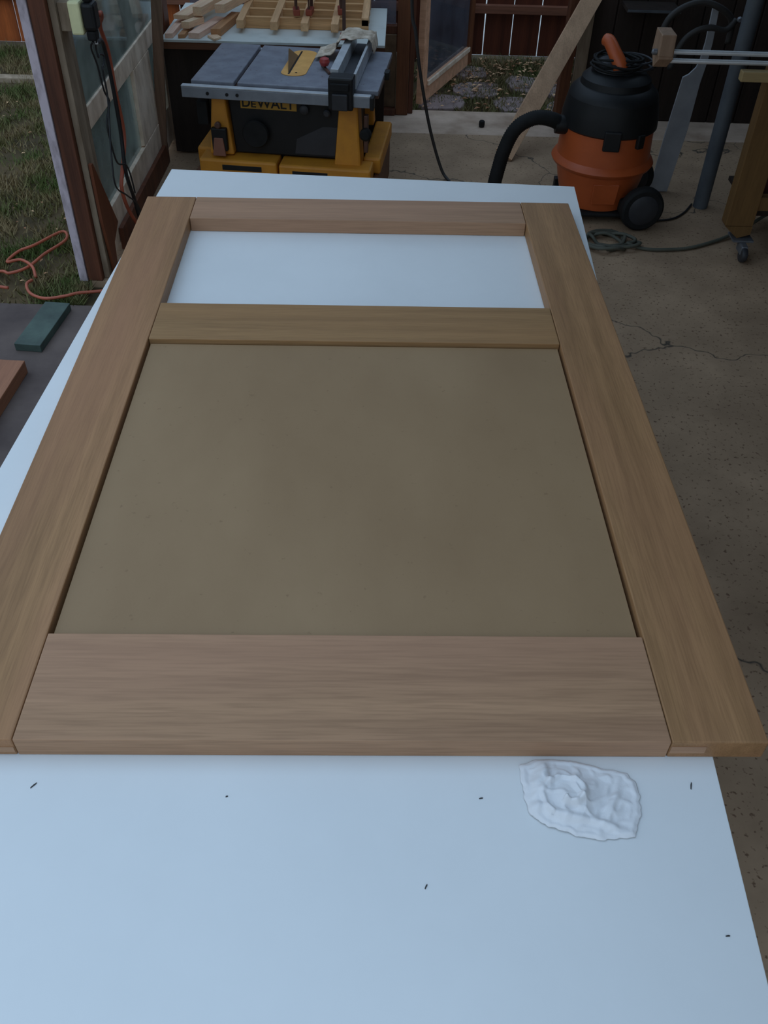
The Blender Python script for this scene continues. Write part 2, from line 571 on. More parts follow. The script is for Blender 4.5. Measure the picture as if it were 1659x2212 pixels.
# back doorway posts and the low wall left of it
p = struct(box('trim_1', 'paint_post', -.002, .068, 5.40, 5.50, 0, 2.05, bev=.003), 'brown doorway post right of the bench')
box('door_stop', 'stud', .070, .098, 5.43, 5.50, 0, 2.05, p, bev=.002)
p = struct(box('trim_2', 'paint_post', .925, .985, 5.40, 5.50, 0, 2.05, bev=.003), 'brown doorway post beside the leaning board')
box('casing', 'greypaint', .992, 1.06, 5.395, 5.424, 0, 2.05, p, bev=.002)
p = struct(box('wall_low', 'plaster', -1.16, -.004, 5.42, 5.50, .035, .42, bev=.004), 'stained low plaster wall under the back window')
box('sill_plate', 'stud', -1.16, -.004, 5.385, 5.50, 0, .034, p, bev=.003)
w = struct(box('window_2', 'stud', -1.16, -.004, 5.43, 5.50, .421, .46, bev=.002), 'back window beside the doorway')
box('pane', 'glass_door', -1.14, -.012, 5.468, 5.472, .461, 2.0, w, bev=0)

# outward-opened glass door in the back doorway
dr = empty('door_1', (.135, 5.53, .02), 'pale wooden back door with dark glass standing open outwards', None, rotz=math.radians(68))
dr['kind'] = 'structure'
DL = .90
box('stile', 'leafpost', 0, .075, -.018, .018, 0, 1.95, dr)
box('stile', 'paint_post', DL - .075, DL, -.018, .018, 0, 1.95, dr)
box('bottom_rail', 'leafpost', .076, DL - .076, -.018, .018, 0, .11, dr)
box('top_rail', 'leafpost', .076, DL - .076, -.018, .018, 1.85, 1.95, dr)
box('sill_bead', 'oldwhite', .076, DL - .076, -.030, -.0185, .085, .112, dr, bev=.003)
box('pane', 'glass_door', .076, DL - .076, -.003, .003, .111, 1.849, dr, bev=0)

# yard fence: every board its own piece
fence = empty('yard_fence', (0, 6.62, -.004), 'red-brown board fence with bright gaps across the back yard', 'fence')
pitch = .1845
x = -4.4
i = 0
proto = {}
while x < 3.2:
    gap = .005 if random.random() < .8 else .009
    key = 'fence_lit' if x < -1.5 else 'fence'
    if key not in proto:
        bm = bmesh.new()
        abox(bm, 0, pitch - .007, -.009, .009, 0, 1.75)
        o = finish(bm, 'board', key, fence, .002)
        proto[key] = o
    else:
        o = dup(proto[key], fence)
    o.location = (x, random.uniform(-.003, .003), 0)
    o.rotation_euler = (0, random.uniform(-.004, .004), 0)
    x += pitch
for z in (.262, 1.35):
    box('rail', 'fencerail', -4.4, 3.2, -.055, -.012, z, z + .05, fence, bev=.003)
for x in (-2.2, .05, 2.3):
    box('post', 'fence', x, x + .09, -.145, -.056, 0, 1.7, fence, bev=.003)

# left wall: corner post strips
wl_ = struct(box('wall_left', 'stud', -1.252, -1.193, 3.36, 3.46, 0, 2.35, bev=.003), 'red-brown stud at the front end of the left wall')
box('trim_strip', 'whitepaint', -1.287, -1.254, 3.355, 3.45, 0, 2.35, wl_, bev=.002)
box('stop_strip', 'greypaint', -1.192, -1.168, 3.385, 3.47, 0, 2.35, wl_, bev=.002)
for k in (2,):
    box('rear_stud', 'stud', -1.245, -1.17, 4.95, 5.05, 0, 2.35, wl_, bev=.003)

# glazed old door / window panel that fills the left wall
w1 = empty('window_1', (-1.2, 3.47, .02), 'old white-painted glazed panel in the left wall', None)
w1['kind'] = 'structure'
T = .02
box('near_stile', 'greypaint', -T, T, .005, .075, 0, 2.0, w1)
box('far_stile', 'oldwhite', -T, T, 1.37, 1.46, 0, 2.0, w1)
box('wide_stile', 'oldwhite', -T, T, .80, 1.12, .19, .525, w1)
box('bottom_rail', 'oldwhite', -T, T, .077, 1.368, .012, .185, w1)
box('middle_rail', 'oldwhite', -T, T, .077, 1.368, .528, .612, w1)
box('top_rail', 'oldwhite', -T, T, .077, 1.368, 1.85, 2.0, w1)
box('muntin', 'oldwhite', -T, T * .2, .31, .47, .614, 1.848, w1)
box('pane', 'glass_old', -.003, .003, .077, .798, .187, .526, w1, bev=0)
box('pane', 'glass_old', -.003, .003, 1.122, 1.368, .187, .526, w1, bev=0)
box('pane', 'glass_old', .008, .012, .077, 1.368, .614, 1.848, w1, bev=0)

# ================================================================ THE WHITE TABLE
TZ = .75
tb = empty('work_table', (-.6756, 2.6964, 0), 'large white melamine work table under the wooden door', 'table', rotz=-.0357)
TL = 2.44
bm = bmesh.new()
abox(bm, 0, 1.22, -TL, 0, TZ - .019, TZ)
top = finish(bm, 'table_top', 'melamine', tb, .0012)
box('substrate', 'particle', .003, 1.217, -TL + .003, -.003, TZ - .038, TZ - .0195, tb)
for y0, y1 in ((-TL + .15, -TL + .19), (-.19, -.15)):
    box('apron', 'benchwood', .12, 1.10, y0, y1, TZ - .13, TZ - .039, tb)
for x0 in (.12, 1.06):
    box('side_apron', 'benchwood', x0, x0 + .04, -TL + .191, -.191, TZ - .13, TZ - .039, tb)
for x0 in (.17, 1.0):
    for y0 in (-TL + .2, -.26):
        box('leg', 'benchwood', x0, x0 + .05, y0, y0 + .06, 0, TZ - .039, tb)

# ================================================================ THE DOOR LYING ON IT
DW, DLn, DT, SW = 1.1759, 1.7449, .0373, .1351
d = empty('wooden_door', (-.633, .6703, TZ + .0003), 'unfinished oak door frame with plain panel lying on the white table', 'door', rotz=.0285)


V_BR = .186                # bottom rail 0 .. V_BR
V_MR0, V_MR1 = 1.013, 1.167
V_TR = 1.612
bm = bmesh.new()
abox(bm, 0, SW, 0, DLn, 0, DT)
finish(bm, 'stile', 'stile', d, .0022)
bm = bmesh.new()
abox(bm, DW - SW, DW, 0, DLn, 0, DT)
finish(bm, 'stile', 'stile', d, .0022)
g = .0012
box('bottom_rail', 'rail', SW + g, DW - SW - g, 0, V_BR, 0, DT, d, bev=.0016)
box('middle_rail', 'rail2', SW + g, DW - SW - g, V_MR0, V_MR1, 0, DT, d, bev=.0018)
box('top_rail', 'rail', SW + g, DW - SW - g, V_TR, DLn, 0, DT, d, bev=.0018)
pn = box('panel', 'mdf', SW + .006, DW - SW - .006, V_BR + .0005, V_MR0 - .007, .0145, DT - .0090, d, bev=.0008)
box('panel_tongue', 'mdf', SW + g, DW - SW - g, V_BR + .0005, V_MR0 - .0005, .006, .0143, pn, bev=0)
# tenon ends that show in the near edge
box('tenon', 'rail', SW - .055, SW - .001, -.0012, .001, .008, .020, d, bev=0)
box('tenon', 'rail', DW - SW + .001, DW - SW + .05, -.0012, .001, .012, .027, d, bev=0)

# ================================================================ TISSUE
bm = bmesh.new()


def ridged(x, y, s):
    return 1 - abs(noise.noise((x * s, y * s, s * 1.7))) * 2.2


outline = [(-.086, .052), (-.066, .062), (-.03, .066), (.0, .064), (.03, .058), (.075, .05), (.088, .028), (.086, -.02), (.072, -.052),
           (.03, -.062), (-.01, -.058), (-.05, -.046), (-.074, -.03), (-.082, -.005), (-.086, .03)]


def rad_at(a):
    best = None
    for i in range(len(outline)):
        p, q = Vector(outline[i]), Vector(outline[(i + 1) % len(outline)])
        dv = Vector((math.cos(a), math.sin(a)))
        e = q - p
        den = dv.x * e.y - dv.y * e.x
        if abs(den) < 1e-9:
            continue
        t = (p.x * e.y - p.y * e.x) / den
        s_ = (p.x * dv.y - p.y * dv.x) / den
        if t > 0 and -1e-6 <= s_ <= 1 + 1e-6:
            best = t if best is None else min(best, t)
    return best or .06


NR, NA = 56, 180
rings = []
for j in range(NR + 1):
    ring = []
    for i in range(NA):
        a = 2 * math.pi * i / NA
        k = j / NR
        R_ = rad_at(a) * (1 + .04 * noise.noise((math.cos(a) * 9, math.sin(a) * 9, 5)) + .03 * noise.noise((math.cos(a) * 3, math.sin(a) * 3, 2)))
        x, y = R_ * k * math.cos(a), R_ * k * math.sin(a)
        edge = 1 - k ** 4
        wx, wy = x + .006 * noise.noise((x * 30, y * 30, 1)), y + .006 * noise.noise((x * 30, y * 30, 9))
        qx, qy = wx + .018, wy - .002
        r_, th_ = math.hypot(qx, qy * 1.05), math.atan2(qy, qx)
        spi = r_ - .010 - .0052 * ((th_ + 2.2) % (2 * math.pi))
        h = .0015 + .017 * math.exp(-(r_ / .034) ** 2) + .010 * math.exp(-(spi / .0045) ** 2) * math.exp(-(r_ / .045) ** 4)
        h -= .009 * math.exp(-((qx - .002) ** 2 + (qy + .018) ** 2) / .006 ** 2)
        h += .013 * math.exp(-((wx + .066 - .25 * wy) / .011) ** 2) * edge
        h += .007 * math.exp(-((wy + .036 + .18 * wx) / .007) ** 2) * edge
        h += .004 * math.exp(-((wx - .045 - .4 * wy) / .006) ** 2) * edge
        h += edge * .0075 * max(0, ridged(x + 1, y, 20) - .45) + .0045 * edge * max(0, ridged(x + 9, y, 44) - .35)
        h += .003 * max(0, 1 - abs(k - .93) / .07) * (.6 + .5 * noise.noise((a * 2, 7, 1)))
        ring.append((x, y, max(.0012, h)))
    rings.append(ring)
vr = [[bm.verts.new(p) for p in r] for r in rings[1:]]
c = bm.verts.new(rings[0][0])
for i in range(NA):
    bm.faces.new((c, vr[0][i], vr[0][(i + 1) % NA]))
for a_, b_ in zip(vr, vr[1:]):
    for i in range(NA):
        k = (i + 1) % NA
        bm.faces.new((a_[i], b_[i], b_[k], a_[k]))
ts = finish(bm, 'crumpled_tissue', 'tissue', smooth=True, loc=(.276, .629, TZ + .0002), rotz=-.05)
ts.scale = (.92, .90, .95)
so = ts.modifiers.new('thickness', 'SOLIDIFY')
so.thickness = .0008
so.offset = 1
tag(ts, 'crumpled white paper tissue on the table in front of the door', 'tissue')

# tiny dark chips on the near part of the table
for (x, y, L, a, lab) in ((-.462, .628, .009, .9, 'tiny dark wood chip near the left edge of the white table'),
                          (.432, .656, .010, 1.3, 'tiny dark splinter near the right edge of the white table'),
                          (.142, .628, .005, .2, 'tiny dark crumb just left of the crumpled tissue'),
                          (.066, .505, .006, 1.1, 'tiny dark splinter in the middle of the bare white table'),
                          (-.2, .62, .003, .4, 'tiny dark crumb below the bottom rail, left of centre'),
                          (.43, .455, .005, .1, 'tiny dark crumb near the lower right table corner')):
    bm = bmesh.new()
    prism_bm(bm, [(-L * .6, -.0006, 0), (L * .35, -.0008, 0), (L * .6, .0002, 0), (L * .12, .0009, 0), (-L * .5, .0005, 0)], (0, 0, .001))
    tag(finish(bm, 'wood_chip', 'chip', loc=(x, y, TZ + .0002), rotz=a), lab, 'wood chip', 'chips on the white table')

# ================================================================ TABLE SAW
SY = -.095
saw = empty('table_saw', (-.486, 4.088, 0), 'yellow and black table saw with grey top behind the white table', 'table saw', rotz=SY)
SZ = .56
# table top in plates with the mitre slot left open
box('table_plate', 'saw_alu', -.412, -.222, 0, .555, SZ - .022, SZ, saw, bev=.004)
box('table_plate', 'saw_alu', -.206, .207, 0, .555, SZ - .022, SZ, saw, bev=.004)
box('table_plate', 'saw_alu', .223, .412, 0, .555, SZ - .022, SZ, saw, bev=.004)
box('slot_floor', 'clampbar', -.412, .412, .004, .55, SZ - .034, SZ - .0225, saw, bev=0)
# throat plate (rounded), riving knife
pts = []
tx0, tx1, ty0, ty1 = -.046, .068, .125, .50
cx, rr = (tx0 + tx1) / 2, (tx1 - tx0) / 2
for k in range(13):
    a = math.pi + math.pi * k / 12
    pts.append((cx + rr * math.cos(a), ty0 + rr * .8 + rr * .8 * math.sin(a), SZ + .0004))
for k in range(13):
    a = math.pi * k / 12
    pts.append((cx + rr * math.cos(a), ty1 - rr * .8 + rr * .8 * math.sin(a), SZ + .0004))
th = prism('throat_plate', 'throat', pts, (0, 0, .0025), saw, bev=.0008)
box('blade_slot', 'black', cx - .022, cx - .014, ty0 + .02, ty1 - .02, SZ + .003, SZ + .0036, th, bev=0)
lathe('screw', 'black', [(.005, 0), (.005, .0015)], th, n=12, center=(cx + .012, ty0 + .04, SZ + .003))
prism('riving_knife', 'legwood', [(cx - .024, ty0 + .04, SZ + .0037), (cx - .024, ty1 - .10, SZ + .0037), (cx - .066, ty1 - .10, SZ + .034), (cx - .062, ty1 - .125, SZ + .034)],
      (.003, 0, .002), saw, bev=.0006)
# front rail: face coloured darker and top strip paler, as lit from above
MT['railshade'] = mat('rail_face_shaded', (.26, .28, .31, 1), (.2, .215, .24, 1), rough=.5, scale=(12, 12, 12), metal=.2)
rail = box('front_rail', 'railshade', -.435, .385, -.075, -.045, SZ - .050, SZ - .006, saw, bev=.003)
box('rail_lit_top', 'alu', -.435, .385, -.075, -.045, SZ - .0058, SZ - .001, rail, bev=.001)
box('rail_lip', 'alu', -.435, .385, -.0445, -.012, SZ - .022, SZ - .014, rail, bev=.002)
for x in (-.32, -.235, -.19):
    lathe('bolt', 'black', [(.007, 0), (.007, .004)], rail, n=12, center=(x, -.0795, SZ - .028), axis='y')
box('end_cap', 'black', .386, .402, -.08, -.03, SZ - .058, SZ - .004, rail, bev=.004)
box('rear_rail', 'alu', -.40, .40, .557, .585, SZ - .06, SZ - .02, saw, bev=.003)
# body: black front panel, yellow legs, yellow base
box('cabinet', 'black', -.30, .30, .03, .48, .215, SZ - .036, saw, bev=.01)
fp = prism('front_panel', 'black', [(-.235, -.012, .262), (.235, -.012, .262), (.26, -.012, SZ - .04), (-.25, -.012, SZ - .04)], (0, .04, 0), saw, bev=.006)
lathe('hand_wheel', 'blackmatte', [(.018, -.05), (.055, -.05), (.06, -.042), (.055, -.034), (.018, -.03), (.014, -.013)], fp, n=28, center=(-.13, 0, .36), axis='y')
lathe('height_knob', 'charcoal', [(.012, -.035), (.02, -.03), (.02, -.013)], fp, n=16, center=(.09, 0, .472), axis='y')
lathe('bevel_knob', 'charcoal', [(.010, -.035), (.016, -.03), (.016, -.013)], fp, n=16, center=(.19, 0, .462), axis='y')
prism('scale_plate', 'charcoal', [(.04, -.0135, .275), (.22, -.0135, .275), (.235, -.0135, .40), (.17, -.0135, .40), (.05, -.0135, .34)], (0, .001, 0), fp, bev=0)
# yellow legs
prism('leg', 'yellow', [(-.345, -.05, .262), (-.232, -.05, .262), (-.262, -.03, SZ - .04), (-.318, -.03, SZ - .04)], (0, .09, 0), saw, bev=.010)
prism('leg', 'yellow', [(.222, -.05, .235), (.345, -.05, .235), (.325, -.03, SZ - .04), (.246, -.03, SZ - .04)], (0, .11, 0), saw, bev=.010)
prism('leg', 'yellow', [(-.345, .42, .262), (-.232, .42, .262), (-.262, .42, SZ - .04), (-.318, .42, SZ - .04)], (0, .07, 0), saw, bev=.010)
prism('leg', 'yellow', [(.222, .42, .262), (.345, .42, .262), (.325, .42, SZ - .04), (.246, .42, SZ - .04)], (0, .07, 0), saw, bev=.010)
# base frame with slots
base = box('base_front', 'yellow', -.385, -.03, -.10, .02, .185, .258, saw, bev=.010)
box('vent_slot', 'black', -.28, -.10, -.1012, -.09, .214, .237, base, bev=.001)
b2 = box('base_front', 'yellow', -.022, .395, -.10, .02, .175, .252, saw, bev=.010)
box('vent_slot', 'black', .04, .20, -.1012, -.09, .207, .229, b2, bev=.001)
box('base_side', 'yellow', .345, .425, .022, .50, .19, .262, saw, bev=.010)
box('base_side', 'yellow', -.425, -.345, .022, .50, .19, .262, saw, bev=.010)
# switch on the left leg
sw = box('switch_box', 'black', -.325, -.255, -.072, -.045, .285, .385, saw, bev=.006)
prism('switch_paddle', 'switchred', [(-.322, -.085, .268), (-.262, -.085, .268), (-.272, -.078, .345), (-.312, -.078, .345)], (0, .012, 0), sw, bev=.003)
lathe('lock_ring', 'clampbar', [(.010, -.012), (.014, -.008), (.014, .004)], sw, n=16, center=(-.29, -.07, .40), axis='y')
# logo plate with lettering
lp = box('logo_plate', MT['throat'], -.195, .055, -.0155, -.0125, .459, .512, saw, bev=.001)
MT['logoyellow'] = mat('logo_yellow', (.46, .25, .03, 1), (.38, .2, .025, 1), rough=.6)
lp.data.materials[0] = MT['logoyellow']

def text_mesh(body, size, width, height):
    cu = bpy.data.curves.new('lettering', 'FONT')
    cu.body = body
    cu.size = size
    cu.extrude = .0006
    cu.offset = .0008
    ob = bpy.data.objects.new('lettering', cu)
    COL.objects.link(ob)
    dg = bpy.context.evaluated_depsgraph_get()
    me = bpy.data.meshes.new_from_object(ob.evaluated_get(dg))
    COL.objects.unlink(ob)
    bpy.data.objects.remove(ob)
    xs = [v.co.x for v in me.vertices]
    ys = [v.co.y for v in me.vertices]
    for v in me.vertices:
        v.co.x = (v.co.x - min(xs)) / (max(xs) - min(xs)) * width
        v.co.y = (v.co.y - min(ys)) / (max(ys) - min(ys)) * height
    return me


for body, x0, wdt, hgt in (('D', -.187, .036, .040), ('E', -.147, .022, .028), ('WALT', -.122, .168, .040)):
    me = text_mesh(body, .05, wdt, hgt)
    me.materials.clear()
    me.materials.append(MT['black'])
    o = bpy.data.objects.new('lettering', me)
    COL.objects.link(o)
    o.parent = lp
    o.rotation_euler = (math.pi / 2, 0, 0)
    o.location = (x0, -.0158, .4655)
# rip fence
fx0, fx1 = .205, .318
fe = box('fence_floor', 'charcoal', fx0 + .036, fx1 - .013, .0, .58, SZ + .004, SZ + .024, saw, bev=.001)
box('fence_wall', 'alu', fx0, fx0 + .035, .0, .58, SZ + .004, SZ + .078, saw, bev=.002)
box('fence_wall', 'alu', fx1 - .012, fx1, -.01, .58, SZ + .004, SZ + .068, saw, bev=.002)
fh = box('fence_head', 'black', fx0 + .002, fx1 - .004, -.09, -.011, SZ - .062, SZ + .07, saw, bev=.008)
box('lever', 'charcoal', fx0 + .02, fx1 - .025, -.105, -.0905, SZ - .058, SZ + .01, fh, bev=.005)
box('head_grip', 'blackmatte', fx0 + .012, fx1 - .02, -.102, -.0905, SZ + .02, SZ + .05, fh, bev=.004)
box('rail_clamp', 'black', .408, .432, .24, .29, SZ - .03, SZ + .004, saw, bev=.004)
# side things: blade wrench hook, push stick
box('wrench_bracket', 'clampbar', .352, .37, -.02, .01, .30, .46, saw, bev=.003)
lathe('knob', 'blackmatte', [(.016, -.03), (.026, -.022), (.026, -.002), (.016, .0)], saw, n=20, center=(.362, -.02, .385), axis='y')
box('left_bracket', 'blackmatte', -.40, -.352, .0, .05, .37, .47, saw, bev=.004)
# wooden stand under the saw
stnd = empty('saw_stand', (-.486, 4.088, 0), 'low brown plywood stand box under the table saw', 'stand', rotz=SY)
box('side_panel', 'benchwood', -.415, -.395, -.08, .50, 0, .189, stnd)
box('side_panel', 'benchwood', .397, .417, -.08, .50, 0, .189, stnd)
box('front_panel', 'benchwood', -.394, .396, -.08, -.06, 0, .174, stnd)
box('back_panel', 'benchwood', -.394, .396, .48, .50, 0, .189, stnd)

# red-knobbed push stick on the saw table
ps = empty('push_stick', (-.318, 4.300, SZ), 'small push stick with red knob left of the rip fence', 'push stick', rotz=.35)
box('stick', 'clampbar', -.006, .006, -.06, .06, .0005, .012, ps, bev=.002)
lathe('knob', 'redplastic', [(.006, .013), (.018, .018), (.024, .032), (.02, .046), (.008, .052)], ps, n=20, center=(0, .02, 0))

# rag draped over the far end of the fence
bm = bmesh.new()
sec = [(-.13, .006), (-.10, .014), (-.06, .022), (-.035, .045), (-.018, .078), (.0, .089), (.035, .090), (.075, .088), (.115, .084), (.130, .060), (.138, .028)]
sp = spline([(a, 0, b) for a, b in sec], 5)
nv = 26
gr = []
for i, p in enumerate(sp):
    row = []
    for j in range(nv):
        v = -.085 + .19 * j / (nv - 1)
        t = i / (len(sp) - 1)
        wv = v * (1 - .35 * abs(t - .5)) - .05 * (1 - t) + .02 * noise.noise((t * 5, j * .2, 3))
        nn = noise.noise((p.x * 22, v * 26, 1.3)) * .010 + noise.noise((p.x * 50, v * 55, 4)) * .005
        row.append(bm.verts.new((p.x + nn * .4, wv, max(.004 if p.x < -.03 else .080 * (p.x < .128), p.z + nn + .004))))
    gr.append(row)
for a_, b_ in zip(gr, gr[1:]):
    for j in range(nv - 1):
        bm.faces.new((a_[j], b_[j], b_[j + 1], a_[j + 1]))
rg = finish(bm, 'shop_rag', 'rag', smooth=True)
cs, sn_ = math.cos(SY), math.sin(SY)
lx, ly = .205, .475
rg.location = (-.486 + lx * cs - ly * sn_, 4.088 + lx * sn_ + ly * cs, SZ + .002)
rg.rotation_euler = (0, 0, SY)
so = rg.modifiers.new('thickness', 'SOLIDIFY')
so.thickness = .0025
so.offset = 1
tag(rg, 'dusty grey-white rag draped over the rip fence', 'rag')

# ================================================================ OUTFEED BENCH WITH LATTICE AND OFFCUTS
bn = empty('outfeed_bench', (0, 0, 0), 'low bench with worn white top behind the table saw', 'bench')
BZ = .56
box('bench_top', 'benchtop', -1.145, -.06, 4.705, 5.375, BZ - .012, BZ, bn, bev=.0015)
box('front_edge', 'benchwood', -1.145, -.06, 4.71, 4.735, BZ - .045, BZ - .0125, bn, bev=.002)
box('sub_top', 'benchwood', -1.145, -.06, 4.736, 5.375, BZ - .035, BZ - .0125, bn, bev=0)
for x in (-1.13, -.13):
    for y in (4.76, 5.29):
        box('leg', 'darkwall', x, x + .06, y, y + .06, 0, BZ - .0355, bn)  # legs coloured dark for the shade under the top
box('underside_shade', 'darkwall', -1.145, -.06, 4.737, 4.757, .01, BZ - .0355, bn)  # dark sheet added for the shade under the bench

# lattice frame: long slats with cross slats
lt = empty('lattice_frame', (0, 0, BZ), 'glued wooden lattice of square slats lying on the bench', 'lattice')
LZ = .0005
for (x, y0) in ((-.775, 4.835), (-.607, 4.82), (-.457, 4.815), (-.309, 4.81), (-.165, 4.93)):
    box('slat', 'lattice', x - .018, x + .018, y0, 5.37, LZ + .022, LZ + .06, lt, bev=.002)
for (y, z1) in ((4.93, .052), (5.075, .054), (5.215, .054), (5.33, .054)):
    box('cross_slat', 'latticex', -.79, -.147, y, y + .022, LZ + .0, LZ + z1, lt, bev=.002)

# bar clamps gripping the lattice
def clamp(x, y, rz, lab):
    c = empty('bar_clamp', (x, y, BZ + .0615), lab, 'clamp', rotz=rz, group='clamps on the lattice')
    box('bar', 'clampbar', -.006, .006, -.012, .012, 0, .26, c, bev=.001)
    box('jaw', 'clampred', -.016, .016, -.085, -.0125, .0, .028, c, bev=.004)
    box('sliding_jaw', 'clampred', -.014, .014, -.095, .02, .075, .112, c, bev=.005)
    lathe('screw', 'clampbar', [(.005, .03), (.005, .14)], c, n=12, center=(0, -.075, 0))
    lathe('handle', 'clampred', [(.014, .118), (.021, .128), (.021, .225), (.014, .24)], c, n=16, center=(0, -.075, 0))
    return c


clamp(-.515, 5.01, .15, 'dark red bar clamp on the lattice, leftmost')
clamp(-.436, 5.02, -.1, 'dark red bar clamp on the lattice, the middle one')
clamp(-.293, 5.05, .1, 'orange-red bar clamp on the lattice, nearest the rag')
cb = empty('clamp_bar', (-.262, 4.80, BZ), 'dark upright clamp standing at the near right lattice end', 'clamp')
box('bar', 'clampbar', -.008, .008, -.012, .012, .0005, .20, cb, bev=.001)
box('foot', 'clampred', -.02, .02, -.03, .03, 0.0, .02, cb, bev=.003)
bpy.data.objects['foot'].location.z = .0005

# offcuts: each one a separate piece
def offcut(p0, p1, w, h, z, m_, lab):
    p0, p1 = Vector(p0), Vector(p1)
    L = (p1 - p0).length
    a = math.atan2(p1.y - p0.y, p1.x - p0.x) - math.pi / 2
    bm = bmesh.new()
    sk = random.uniform(-.01, .01)
    prism_bm(bm, [(-w / 2, sk, 0), (w / 2, -sk, 0), (w / 2, L, 0), (-w / 2, L, 0)], (0, 0, h))
    o = finish(bm, 'wood_offcut', m_, None, .0015, loc=(p0.x, p0.y, z), rotz=a)
    tag(o, lab, 'offcut', 'offcuts piled on the bench')
    return o


B0 = BZ + .0005
offcut((-1.105, 4.72), (-1.085, 5.05), .036, .022, B0, 'scrapC', 'pinkish offcut at the far left of the pile')
offcut((-1.045, 4.725), (-1.02, 5.10), .03, .018, B0, 'scrapB', 'thin tan offcut lying low between two pinkish ones')
offcut((-.985, 4.725), (-.90, 5.02), .055, .026, B0, 'scrapC', 'pinkish offcut pointing at the bench front edge')
offcut((-.885, 4.77), (-.83, 5.08), .045, .035, B0, 'scrapB', 'tan offcut with dark end, rightmost in the pile')
offcut((-.868, 4.715), (-.905, 4.768), .048, .010, B0, 'scrapA', 'short pale chip of wood nearest the bench edge')
offcut((-1.075, 4.90), (-.965, 5.28), .075, .020, B0 + .0385, 'scrapA', 'wide pale offcut with notched end on the pile')
offcut((-1.035, 4.79), (-.975, 4.90), .036, .030, B0 + .0265, 'scrapA', 'square pale offcut across the middle of the pile')
offcut((-.985, 4.87), (-.89, 5.20), .045, .040, B0 + .0635, 'scrapA', 'thick pale offcut on top, second from the lattice')
offcut((-.885, 4.935), (-.76, 5.30), .045, .040, B0 + .0625, 'scrapA', 'thick pale offcut on top, nearest the lattice')

# brown board leaning at the left end of the bench
prism('leaning_panel_edge', 'greypaint', [(-1.215, 4.58, 0), (-1.165, 4.58, 0), (-1.065, 4.58, .95), (-1.115, 4.58, .95)], (0, .018, 0))
o = bpy.data.objects['leaning_panel_edge']
o.name = 'leaning_batten'
tag(o, 'weathered brown-grey batten leaning beside the left end of the bench', 'board')
o.data.materials[0] = MT['batten']

# ================================================================ SHOP VACUUM
VX, VY = .965, 4.20
vac = empty('shop_vacuum', (VX, VY, 0), 'orange and black wet-dry shop vacuum beside the white table', 'vacuum')
tk = lathe('tank', 'orange', [(.155, .055), (.165, .06), (.19, .15), (.206, .225), (.226, .236), (.234, .25), (.226, .264), (.212, .275), (.208, .34), (.205, .415)], vac, n=56)
prism('recess_panel', 'orange', [(-.055, -.186, .10), (.055, -.186, .10), (.06, -.200, .20), (-.06, -.200, .20)], (0, .012, 0), tk, bev=.004)
box('base_ring', 'blackmatte', -.17, .17, -.17, .17, .03, .056, vac, bev=.03)
lathe('collar', 'black', [(.207, .40), (.216, .408), (.214, .45), (.206, .49), (.198, .53)], vac, n=56)
lathe('lid', 'black', [(.198, .53), (.19, .55), (.165, .572), (.155, .575), (.15, .60), (.125, .622), (.10, .63)], vac, n=48)
lathe('motor_cap', 'charcoal', [(.085, .63), (.08, .66), (.06, .672), (.03, .675)], vac, n=32, center=(-.02, 0, 0))
for a in (-1.55, 1.9):
    bm = bmesh.new()
    abox(bm, -.037, .037, -.226, -.204, .355, .44)
    o = finish(bm, 'latch', 'black', vac, .006)
    o.rotation_euler = (0, 0, a + math.pi / 2 - .1)
for a in (.55,):
    bm = bmesh.new()
    abox(bm, -.018, .018, -.226, -.206, .36, .42)
    o = finish(bm, 'hook', 'black', vac, .004)
    o.rotation_euler = (0, 0, a)
# cord wound on top
pth = []
for k in range(150):
    a = k * .21
    pth.append((-.01 + (.10 + .012 * math.sin(k * .09)) * math.cos(a), (.095 + .012 * math.cos(k * .07)) * math.sin(a), .640 + .0006 * k * .5 + .006 * math.sin(k * .5)))
tube('wound_cord', 'blackmatte', pth, .0055, vac, n=6, sub=0)
pth = []
for k in range(60):
    a = k * .21
    pth.append((.07 + .085 * math.cos(a), .02 + .07 * math.sin(a), .628 + .0009 * k + .01 * math.sin(a)))
tube('wound_cord', 'charcoal', pth, .0055, vac, n=6, sub=0)
# orange carrying handle on top
bm = bmesh.new()
tube_bm(bm, spline([(-.075, .01, .745), (-.06, -.01, .742), (-.035, -.05, .705), (-.015, -.07, .675), (-.008, -.075, .655)], 6),
        lambda t: .025 + .008 * t, 14)
finish(bm, 'top_handle', 'orange', vac, smooth=True)
# hose with ribs, from the tank over the floor
hp = spline([(-.215, -.04, .405), (-.27, -.05, .43), (-.345, -.05, .432), (-.42, -.05, .385), (-.462, -.05, .29), (-.484, -.05, .18), (-.50, -.06, .09), (-.53, -.10, .034), (-.58, -.2, .034), (-.6, -.38, .034)], 20)
bm = bmesh.new()
tube_bm(bm, hp, .033, 16, ribs=.9)
ho = finish(bm, 'hose', 'blackmatte', vac, smooth=True)
lathe('hose_cuff', 'black', [(.038, -.03), (.040, -.01), (.040, .02), (.036, .03)], vac, n=24, center=(-.215, -.04, .405), axis='x')
